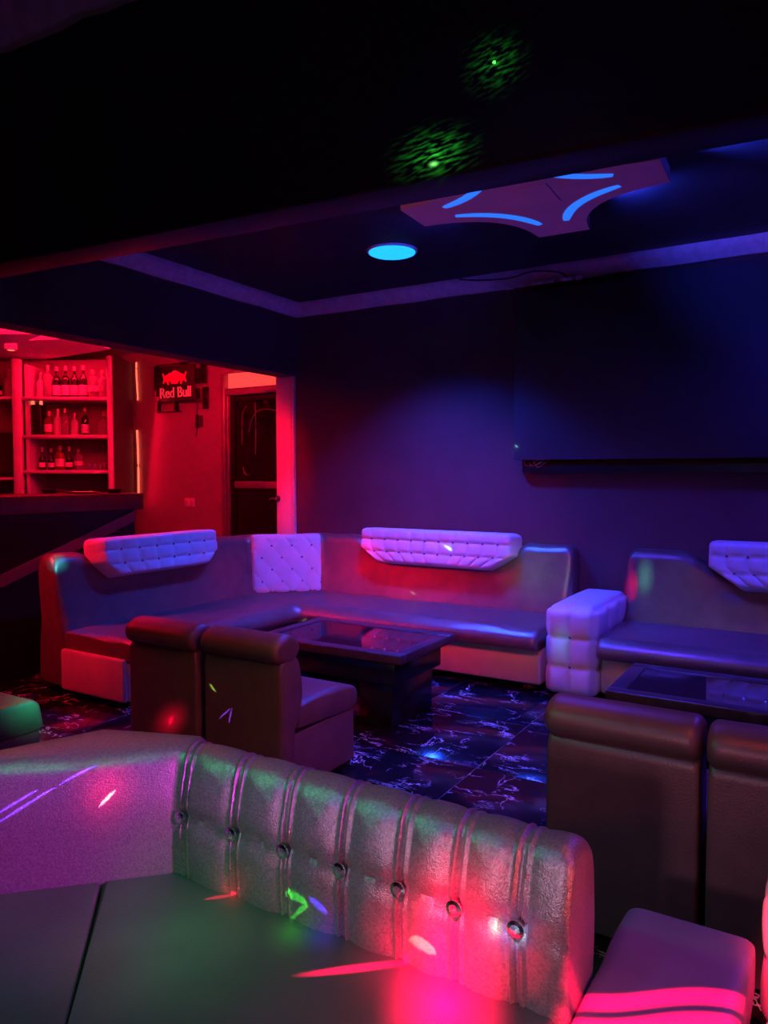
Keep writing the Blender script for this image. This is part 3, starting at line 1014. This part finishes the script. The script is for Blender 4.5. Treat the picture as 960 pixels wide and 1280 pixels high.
for i, (k, u, sc, d) in enumerate((('small', -0.747, 1.0, 'dark bottle with bright label'), ('small', -0.659, .95, 'dark bottle with dim label'), ('amber', -0.571, 1.02, 'amber bottle with pale front'), ('small', -0.483, 1.02, 'plain dark bottle'), ('square', -0.387, .80, 'small square clear bottle'))):
    bottle(k, u, SH[0], '%s, %s from the left on the lowest bar shelf' % (d, ORD[i]), g3, sc)
bottle('frost', -1.059, 2.19, 'pale frosted bottle alone on the side shelf left of the white post', 'bottles on the side bar shelf', 1.0)
bottle('small', -1.163, 2.19, 'dark bottle with pale label at the far left on the side shelf', 'bottles on the side bar shelf', .9)
# shot glasses in two rows
gl = empty('shot_glass', 'x', 'glass')
lathe('glass_body', [(.014, 0), (.017, .003), (.021, .06), (.022, .068), (.0195, .068), (.018, .012), (.002, .010)], 'glass_clear', gl, 12)
lathe('drink', [(.0165, .012), (.0185, .038), (.001, .039)], 'glass_dark', gl, 12)
k = 0
for row in range(2):
    for c in range(4):
        x, y = barpt(-.243 + c * .048 + row * .012, .07 + row * .12)
        lab = 'small shot glass, %s of four in the %s row on the lowest bar shelf' % (ORD[c], ('front', 'rear')[row])
        if k == 0:
            gl.location = (x, y, SH[0]); gl['label'] = lab; gl['group'] = 'shot glasses on the lowest bar shelf'
        else:
            dup(gl, (x, y, SH[0]), 0, lab, 'shot glasses on the lowest bar shelf')
        k += 1
# twin lamp cylinder on the middle shelf
tw = empty('speaker_box', 'black box with two small bright lamps at the left of the middle bar shelf', 'box', (*barpt(-.765, .12), SH[1]), YAW)
box('housing', -.05, .05, -.06, .06, 0, .30, 'rubber', tw, .008, 2)
for s in (-1, 1):
    lathe('lamp', [(.014, .30), (.016, .32), (.010, .345), (.003, .352)], 'led_red', tw, 10, (s * .04, -.03, 0))
# glasses at the far left of the counter shelf
for i, (u, sc) in enumerate(((-1.115, 1.5), (-1.055, 1.9), (-.995, 2.3))):
    x, y = barpt(u, .1)
    dup(gl, (x, y, 1.06), 0, '%s clear tumbler from the left on the worktop behind the bar' % ORD[i], 'tumblers behind the bar', (sc, sc, sc * 1.2))

# counter
BXF = -4.80
ctr = empty('bar_counter', 'long black bar counter with a thick top and slanting grey strip', 'bar counter', (0, 0, 0))
box('counter_top', -5.45, BXF, 1.2, 4.17, 1.145, 1.275, 'bar_top', ctr, .006, 2)
box('counter_front', -5.35, BXF - .05, 1.2, 4.12, 0, 1.145, 'bar_front', ctr)
def strip(name, pts, w):
    for i in range(len(pts) - 1):
        (y0, z0), (y1, z1) = pts[i], pts[i + 1]
        bm = bmesh.new()
        vv = []
        for x in (BXF - .05, BXF - .035):
            for (y, z) in ((y0, z0 - w / 2), (y1, z1 - w / 2), (y1, z1 + w / 2), (y0, z0 + w / 2)):
                vv.append(bm.verts.new((x, y, z)))
        for q in ((0, 1, 2, 3), (7, 6, 5, 4), (0, 4, 5, 1), (1, 5, 6, 2), (2, 6, 7, 3), (3, 7, 4, 0)):
            bm.faces.new([vv[a] for a in q])
        from_bm(name, bm, 'bar_trim', ctr, False)
strip('front_strip', [(1.2, .70), (2.98, .70), (4.12, 1.095)], .085)
# odds on the counter
for (x, y, kind) in ((-5.318, 3.682, 0), (-5.139, 3.849, 1), (-4.961, 4.015, 2)):
    if kind == 1:
        t = empty('serving_tray', 'shallow metal tray lying on the bar counter', 'tray', (x, y, 1.275))
        lathe('tray_body', [(.11, 0), (.13, .012), (.132, .014), (.12, .008), (.005, .006)], 'chrome', t, 20)
    else:
        t = empty('ashtray', ('small dark ashtray on the bar counter left of the tray', '', 'small dark ashtray near the right end of the bar counter')[kind], 'ashtray', (x, y, 1.275))
        lathe('bowl', [(.045, 0), (.06, .03), (.062, .035), (.05, .03), (.04, .01), (.003, .009)], 'rubber', t, 16)

# ================================================================== UPHOLSTERY
def tuft_pad(name, w, h, thick, nx, nz, m, parent, cell=None, chamfer=(.30, .16), depth=.02, diamond=False, res=8, buttons=True, topround=.05, er=.045):
    """tufted pad: local x along, z up, front towards -y; deep puffed cells meeting at buttons"""
    NU, NV = nx * res, nz * res
    ch, cw = chamfer
    V, F = [], []

    def hw(v):
        z = v * h
        k = w / 2
        if z < ch * h:
            k -= cw * (1 - z / (ch * h))
        if z > h - topround:
            k -= topround * (1 - math.sqrt(max(0, 1 - ((z - h + topround) / topround) ** 2))) 
        return k

    def surf(u, v):
        x = (2 * u - 1) * hw(v)
        z = v * h
        ex = min(u, 1 - u) * w; ez = min(v, 1 - v) * h
        r = er
        e = 1.0
        if ex < r: e *= math.sqrt(max(0, 1 - ((r - ex) / r) ** 2)) * .75 + .25
        if ez < r: e *= math.sqrt(max(0, 1 - ((r - ez) / r) ** 2)) * .75 + .25
        if diamond:
            a = u * nx + v * nz; b = u * nx - v * nz
            a *= .5; b *= .5
        else:
            a, b = u * nx, v * nz
        p = (abs(math.sin(PI * a)) * abs(math.sin(PI * b)))
        q = .55 * p ** .5 + .45 * min(abs(math.sin(PI * a)), abs(math.sin(PI * b))) ** .35
        return Vector((x, -(thick * e - depth * (1 - q) * min(1, e * 1.2)), z))
    for j in range(NV + 1):
        for i in range(NU + 1):
            V.append(surf(i / NU, j / NV))
    for j in range(NV):
        for i in range(NU):
            a = j * (NU + 1) + i
            F.append((a, a + 1, a + NU + 2, a + NU + 1))
    edge = [i for i in range(NU + 1)] + [(j + 1) * (NU + 1) - 1 for j in range(1, NV + 1)] + [NV * (NU + 1) + i for i in range(NU - 1, -1, -1)] + [j * (NU + 1) for j in range(NV - 1, 0, -1)]
    base = len(V)
    for k in edge:
        V.append(Vector((V[k].x, 0, V[k].z)))
    n = len(edge)
    for k in range(n):
        F.append((edge[k], edge[(k + 1) % n], base + (k + 1) % n, base + k))
    F.append(tuple(range(base, base + n)))
    o = from_data(name, V, F, m, parent)
    auto_smooth(o, 75)
    if buttons:
        bm = bmesh.new()
        if diamond:
            pos = [(i, j) for i in range(1, nx) for j in range(1, nz) if (i + j) % 2 == 0]
        else:
            pos = [(i, j) for i in range(1, nx) for j in range(1, nz)]
        for (i, j) in pos:
            p = surf(i / nx, j / nz)
            t = bmesh.ops.create_icosphere(bm, subdivisions=1, radius=.011)
            for v in t['verts']:
                v.co = Vector((v.co.x, v.co.y * .6, v.co.z)) + p + Vector((0, -.004, 0))
        stuff(from_bm('buttons', bm, 'crystal', o, False))
    return o


# ------------------------------------------------------------------ the big corner sofa
CS = empty('corner_sofa', 'long L shaped bronze leatherette corner sofa with white tufted pads against back wall', 'sofa', (-3.9, 4.9, 0))
off = Vector((3.9, -4.9))
def rel(pts): return [(x + off.x, y + off.y) for x, y in pts]
crease = [(-4.20, 2.99), (-4.20, 4.79), (-3.77, 5.22), (-1.60, 5.22)]
s_c0 = 1.80; s_c1 = s_c0 + math.hypot(.43, .43)
pads = [((3.27 - 2.99), (4.36 - 2.99)), (s_c1 + (3.77 - 3.38), s_c1 + (3.77 - 2.02))]
back_prof = densify(rounded_profile([(-.02, .36, .02), (.00, .44, .06), (.05, .62, .2), (.085, .86, .07), (.13, .905, .05), (.26, .90, .04), (.275, .80, .04), (.275, .03, .01), (.02, .03, .01)], .03, 4), .06)
def back_mod(s, d, z, L):
    dip = 0
    for a, b in pads:
        dip = max(dip, smooth01(a - .07, a + .12, s) * (1 - smooth01(b - .12, b + .07, s)))
    if z > .60:
        k = (z - .60) / .305
        z -= dip * k * .15
    z += .004 * math.sin(s * 17) * (1 if z > .5 else 0)
    return d, z
sweep('backrest', back_prof, rel(crease), 'leather', CS, .04, (.06, .06), back_mod)
seat_prof = rounded_profile([(.02, .30, .01), (.02, .415, .02), (-.35, .425, .2), (-.63, .425, .10), (-.70, .37, .06), (-.70, .30, .05), (-.60, .275, .02)], .03, 5)
sweep('seat_cushion', seat_prof, rel(crease), 'leather', CS, .08, (.05, .03), lambda s, d, z, L: (d, z + (.004 * math.sin(s * 11) if z > .4 else 0)))
base_prof = rounded_profile([(.02, .05), (.02, .29), (-.58, .29, .03), (-.615, .18, .1), (-.60, .05, .02)], .02, 4)
sweep('base_panel', base_prof, rel(crease), 'base_panel', CS, .1, (.03, .02))
for (x, y) in ((-1.70, 4.70), (-3.2, 4.70), (-3.72, 3.12), (-4.35, 3.12), (-1.70, 5.3)):
    lathe('foot', [(.03, 0), (.045, .01), (.04, .05)], 'foot', CS, 12, (x + off.x, y + off.y, 0))
# end panel below the seat, pale
box('end_panel', -4.20 + off.x, -3.60 + off.x, 2.955 + off.y, 2.995 + off.y, .05, .315, 'base_panel', CS, .02, 3)
# pads
pl = tuft_pad('headrest_pad', 1.10, .285, .20, 7, 3, 'white_leather', CS, chamfer=(.42, .13), depth=.016, topround=.05, er=.028)
pl.location = (-4.33 + off.x, 3.815 + off.y, .70); pl.rotation_euler = (-.13, 0, PI / 2)
pl['label'] = 'white tufted pad lit blue over the left backrest'
pb = tuft_pad('headrest_pad', 1.36, .30, .20, 11, 3, 'white_leather', CS, chamfer=(.42, .20), depth=.016, topround=.05, er=.03)
pb.location = (-2.70 + off.x, 5.36 + off.y, .675); pb.rotation_euler = (-.13, 0, 0)
pb['label'] = 'white tufted pad lit violet over the rear backrest'
# tufted diagonal corner panel
cpn = tuft_pad('corner_panel', .60, .51, .06, 7, 5, 'white_leather', CS, chamfer=(.0001, 0), depth=.018, diamond=True, topround=.02, res=9, buttons=True)
cpn.location = (-4.01 + off.x, 5.03 + off.y, .405); cpn.rotation_euler = (-.14, 0, PI / 4)
cpn['label'] = 'white diamond tufted panel across the corner'

# ------------------------------------------------------------------ right hand sofa
RS = empty('right_sofa', 'bronze leatherette sofa with white tufted arm and pad beside the corner sofa', 'sofa', (0, 5, 0))
RS.name = 'armed_sofa'
def relr(pts): return [(x, y - 5) for x, y in pts]
cr = [(-1.22, 5.25), (1.30, 5.25)]
padr = [(-.72 + 1.22, .80 + 1.22)]
def back_mod_r(s, d, z, L):
    dip = 0
    for a, b in padr:
        dip = max(dip, smooth01(a - .18, a + .22, s) * (1 - smooth01(b - .22, b + .18, s)))
    if z > .60:
        z -= dip * (z - .60) / .305 * .20
    return d, z
bp2 = [(min(d, .235), z) for d, z in back_prof]
sweep('backrest', bp2, relr(cr), 'leather', RS, .04, (.06, .06), back_mod_r)
sweep('seat_cushion', [(d * 1.06, z) for d, z in seat_prof], relr(cr), 'leather', RS, .08, (.04, .04))
sweep('base_panel', base_prof, relr(cr), 'base_panel', RS, .1, (.02, .02))
pr = tuft_pad('headrest_pad', 1.48, .33, .20, 12, 3, 'white_leather', RS, chamfer=(.45, .22), depth=.016, topround=.04)
pr.location = (.04, .39, .655); pr.rotation_euler = (-.13, 0, 0)
# tufted arm: puffed box, two columns of cells on front, top and side
def tuft_arm(name, x0, x1, y0, y1, z0, z1, parent, m='white_leather', D=.022, zc=3):
    cx, cy = (x0 + x1) / 2, (y0 + y1) / 2
    bm = bmesh.new()
    N = 20
    w, l, hh = x1 - x0, y1 - y0, z1 - z0
    def face(fn, nu, nv, cu, cv, du):
        vs_ = {}
        for i in range(nu + 1):
            for j in range(nv + 1):
                u, v = i / nu, j / nv
                a, b = abs(math.sin(PI * u * cu)), abs(math.sin(PI * v * cv))
                q = .5 * (a * b) ** .5 + .5 * min(a, b) ** .35
                vs_[i, j] = bm.verts.new(fn(u, v, du * q))
        for i in range(nu):
            for j in range(nv):
                bm.faces.new((vs_[i, j], vs_[i + 1, j], vs_[i + 1, j + 1], vs_[i, j + 1]))
    face(lambda u, v, q: (x0 + u * w, y0 - q, z0 + v * hh), 24, 36, 2, zc, D)
    face(lambda u, v, q: (x0 + u * w, y1, z0 + v * hh), 24, 36, 2, 3, 0)
    face(lambda u, v, q: (x0 - q, y0 + u * l, z0 + v * hh), 36, 36, 3, zc, D)
    face(lambda u, v, q: (x1 + q, y0 + u * l, z0 + v * hh), 36, 36, 3, zc, D)
    face(lambda u, v, q: (x0 + u * w, y0 + v * l, z1 + q), 24, 36, 1, 1, D)
    face(lambda u, v, q: (x0 + u * w, y0 + v * l, z0), 24, 36, 2, 3, 0)
    bmesh.ops.remove_doubles(bm, verts=bm.verts, dist=.0005)
    r = .05
    for v in bm.verts:   # round the box edges
        ds = [max(0, x0 + r - v.co.x) or -max(0, v.co.x - x1 + r), max(0, y0 + r - v.co.y) or -max(0, v.co.y - y1 + r), max(0, z0 + r - v.co.z) or -max(0, v.co.z - z1 + r)]
        k = [min(1.0, abs(a) / r) for a in ds]
        n = math.sqrt(sum(a * a for a in k))
        mx = max(k)
        if n > 1e-6 and mx > 0:
            f = mx / n
            for ax in range(3):
                if abs(ds[ax]) > 0:
                    v.co[ax] += ds[ax] * (1 - f)
    o = from_bm(name, bm, m, parent)
    auto_smooth(o, 80)
    bm = bmesh.new()
    for i in range(1, 3):
        t = bmesh.ops.create_icosphere(bm, subdivisions=1, radius=.012)
        for v in t['verts']:
            v.co = Vector((v.co.x, v.co.y * .6, v.co.z)) + Vector((cx, y0 - .002, z0 + hh * i / 3))
    stuff(from_bm('buttons', bm, 'crystal', o, False))
    return o
tuft_arm('armrest', -1.55, -1.24, -.42, .44, .02, .585, RS)

# ------------------------------------------------------------------ near sofa with crystal buttons
NS = empty('near_sofa', 'silver leatherette sofa seen from its seat with channelled back and crystal buttons', 'sofa', (-1.0, 1.0, 0))
NS.name = 'buttoned_sofa'
def reln(pts): return [(x + 1, y - 1) for x, y in pts]
btn_x = [-1.362, -1.195, -1.040, -.885, -.740, -.613, -.486]
ZB = .575
near_path = [(-.388, 1.31), (-1.40, 1.31), (-1.75, .96), (-1.75, .05)]
# travel goes -x so the back lies on the RIGHT of travel: d negative = away from the sitter
np_ = densify(rounded_profile([(.02, .34, .02), (.03, .47, .06), (.035, .60, .10), (-.01, .722, .055), (-.07, .734, .05), (-.145, .70, .05), (-.165, .55, .05), (-.16, .02, .01), (.0, .02, .01)], .03, 6), .012)
def near_mod(s, d, z, L):
    x = -.388 - s
    if d < .0 and s > .98:      # the outer corner is square, so the top widens there
        w_ = max(0.0, 1 - abs(s - 1.23) / .25)
        d *= 1 + 1.15 * w_
    if d > -.13 and z > .36:
        top = smooth01(.72, .66, z) if d > -.04 else 0.0
        g = 0.0
        for b in btn_x:
            e = x - b
            if abs(e) < .09:
                # two piped ridges with a groove either side
                g += -.010 * math.exp(-(e / .030) ** 2)
                for r0 in (-.010, .010):
                    g += .009 * math.exp(-((e - r0) / .0045) ** 2)
                bb_ = math.exp(-((z - ZB) / .016) ** 2 - (e / .016) ** 2)
                g -= .016 * bb_ if d > -.04 else 0
        if d > -.02 and x > btn_x[0] - .02 and s < 1.02:
            g -= .010 * math.exp(-((z - ZB + .006 * math.sin(x * 40)) / .010) ** 2)
            # puffed channels
            for i in range(len(btn_x) - 1):
                if btn_x[i] < x < btn_x[i + 1]:
                    t = (x - btn_x[i]) / (btn_x[i + 1] - btn_x[i])
                    g += .010 * math.sin(PI * t) ** .7 * (abs(math.sin(PI * max(0, min(1, (z - ZB) / .14 if z > ZB else (ZB - z) / .18)))) ** .6)
            g += .0015 * math.sin(x * 90 + z * 60) * math.sin(z * 110)
        if d > -.02: d += g
        else: z += g * .8
    return d, z
sweep('backrest', np_, reln(near_path), 'leather_near', NS, .0045, (.03, .03), near_mod)
for b in btn_x:
    bm = bmesh.new()
    bmesh.ops.create_icosphere(bm, subdivisions=2, radius=.0125)
    for v in bm.verts: v.co.y *= .55
    o = from_bm('crystal_button', bm, 'crystal', NS, False)
    o.location = (b + 1, 1.31 - 1 - .030, ZB)
    bm = bmesh.new(); lathe_bm(bm, [(.010, -.004), (.0165, -.002), (.0165, .002), (.010, .004)], 16)
    r_ = from_bm('bezel', bm, 'chrome', o, False); r_.rotation_euler = (PI / 2, 0, 0)
# seat in two cushions with a diagonal seam
prism('seat_cushion', reln([(-.41, 1.335), (-1.40, 1.335), (-1.535, 1.195), (-1.005, .665), (-1.0, .60), (-.41, .60)]), .20, .425, 'leather_seat', NS, .010)
prism('seat_cushion', reln([(-1.54, 1.19), (-1.775, .955), (-1.775, .05), (-1.01, .05), (-1.01, .66)]), .20, .425, 'leather_seat', NS, .010)
prism('base', reln([(-.43, 1.30), (-1.40, 1.30), (-1.74, .96), (-1.74, .06), (-1.05, .06), (-1.05, .64), (-.43, .64)]), .02, .20, 'base_panel', NS)

# ------------------------------------------------------------------ slipper chairs
def slipper_chair():
    t = empty('slipper_chair', 'x', 'chair')
    w = .445
    sp = rounded_profile([(0.10, .30, .01), (.10, .40, .02), (.30, .415, .1), (.50, .405, .08), (.615, .375, .07), (.625, .29, .05), (.56, .265, .02)], .03, 5)
    # sweep along x; travel +x puts +y on the left
    sweep('seat', sp, [(-w / 2, 0), (w / 2, 0)], 'leather_chair', t, .06, (.035, .035))
    kp = rounded_profile([(.02, .02, .01), (.02, .28, .01), (.575, .28, .01), (.58, .02, .01)], .01, 2)
    sweep('skirt', kp, [(-w / 2 + .006, 0), (w / 2 - .006, 0)], 'leather_chair', t, .08, (.01, .01))
    bp = rounded_profile([(.0, .02, .01), (.0, .60, .02), (.06, .66, .03), (.13, .62, .03), (.165, .48, .06), (.15, .36, .03), (.10, .30, .02), (.09, .02, .01)], .03, 4)
    b = sweep('backrest', bp, [(-w / 2, 0), (w / 2, 0)], 'leather_chair', t, .06, (.018, .018))
    # head roll
    pr_ = [(.055 + .078 * math.cos(a) * 1.15, .665 + .066 * math.sin(a)) for a in [2 * PI * k / 24 for k in range(24)]]
    r = sweep('head_roll', pr_, [(-w / 2 - .004, 0), (w / 2 + .004, 0)], 'leather_chair', t, .05, (.03, .03))
    for x in (-w / 2 + .05, w / 2 - .05):
        for y in (.06, .52):
            lathe('foot', [(.02, 0), (.025, .022)], 'foot', t, 10, (x, y, 0))
    return t
ch0 = slipper_chair()
ch0.location = (-2.215, 2.45, 0)
ch0['label'] = 'brown slipper chair with rolled head, right of the pair at the black coffee table'
ch0['group'] = 'slipper chairs'
dup(ch0, (-2.70, 2.435, 0), 0, 'brown slipper chair lit red, left of the pair near the sofa end', 'slipper chairs')
dup(ch0, (-.525, 2.22, 0), math.radians(-1), 'brown slipper chair seen from behind beside the open marble floor', 'slipper chairs')
dup(ch0, (-.055, 2.20, 0), math.radians(1), 'brown slipper chair seen from behind, cut by the right picture edge', 'slipper chairs')

# ------------------------------------------------------------------ stools
def stool(label, x0, x1, y0, y1, z, roll, name='stool', m='leather_stool'):
    t = empty(name, label, 'stool', ((x0 + x1) / 2, (y0 + y1) / 2, 0))
    w, l = x1 - x0, y1 - y0
    pr_ = rounded_profile([(-l / 2, z - .14, .02), (-l / 2, z - .01, .05), (0, z + .008, .2), (l / 2 - roll, z + .002, .04), (l / 2 - .02, z - .022, .03), (l / 2, z - .14, .03)], .03, 5)
    sweep('cushion', pr_, [(-w / 2, 0), (w / 2, 0)], m, t, .05, (.03, .03))
    box('base', -w / 2 + .015, w / 2 - .015, -l / 2 + .015, l / 2 - .02, .03, z - .13, m, t, .012, 2)
    for sx in (-1, 1):
        for sy_ in (-1, 1):
            lathe('foot', [(.02, 0), (.025, .032)], 'foot', t, 10, (sx * (w / 2 - .05), sy_ * (l / 2 - .06), 0))
    return t
stool('low mauve stool with a rolled edge beside the buttoned sofa end', -.385, -.118, 1.12, 1.80, .428, .17)
stool('grey stool with green lit edge at the far left behind the buttoned sofa', -3.55, -2.99, 1.42, 2.03, .425, .05, m='leather_chair')

# white tufted armrest block at the right edge
ra = empty('white_armchair', 'white tufted armrest of a seat lit red at the right picture edge', 'armchair', (0, 1.6, 0))
tuft_arm('armrest', -.100, .20, .150, .40, .20, .525, ra, D=.010, zc=2)
box('arm_base', -.085, .20, .17, .38, .0, .21, 'black_wood', ra, .01, 2)
box('seat', .225, .80, .06, .50, .08, .42, 'leather_chair', ra, .04, 3)

# ------------------------------------------------------------------ coffee tables
def coffee_table(label, x0, x1, y0, y1, z=.45):
    t = empty('coffee_table', label, 'table', ((x0 + x1) / 2, (y0 + y1) / 2, 0))
    w, l = (x1 - x0) / 2, (y1 - y0) / 2
    b = .075
    for (a0, a1, c0, c1) in ((-w, w, -l, -l + b), (-w, w, l - b, l), (-w, -w + b, -l + b, l - b), (w - b, w, -l + b, l - b)):
        box('top_frame', a0, a1, c0, c1, z - .05, z, 'table_frame', t, .006, 2)
    box('glass_top', -w + b, w - b, -l + b, l - b, z - .02, z - .006, 'black_glass', t)
    box('apron', -w + .07, w - .07, -l + .06, l - .06, z - .19, z - .05, 'black_wood', t, .004, 1)
    for s in (-1, 1):
        box('leg_block', s * (w - .22) - .11, s * (w - .22) + .11, -l + .10, l - .10, 0, z - .19, 'black_wood', t, .004, 1)
    box('stretcher', -w + .3, w - .3, -.10, .10, .10, z - .19, 'black_wood', t, .004, 1)
    return t
coffee_table('black coffee table with glossy dark glass top in front of the corner sofa', -2.99, -1.96, 3.42, 4.10)
coffee_table('black coffee table with dark glass top before the armed sofa at right', -.86, .25, 3.36, 3.94)
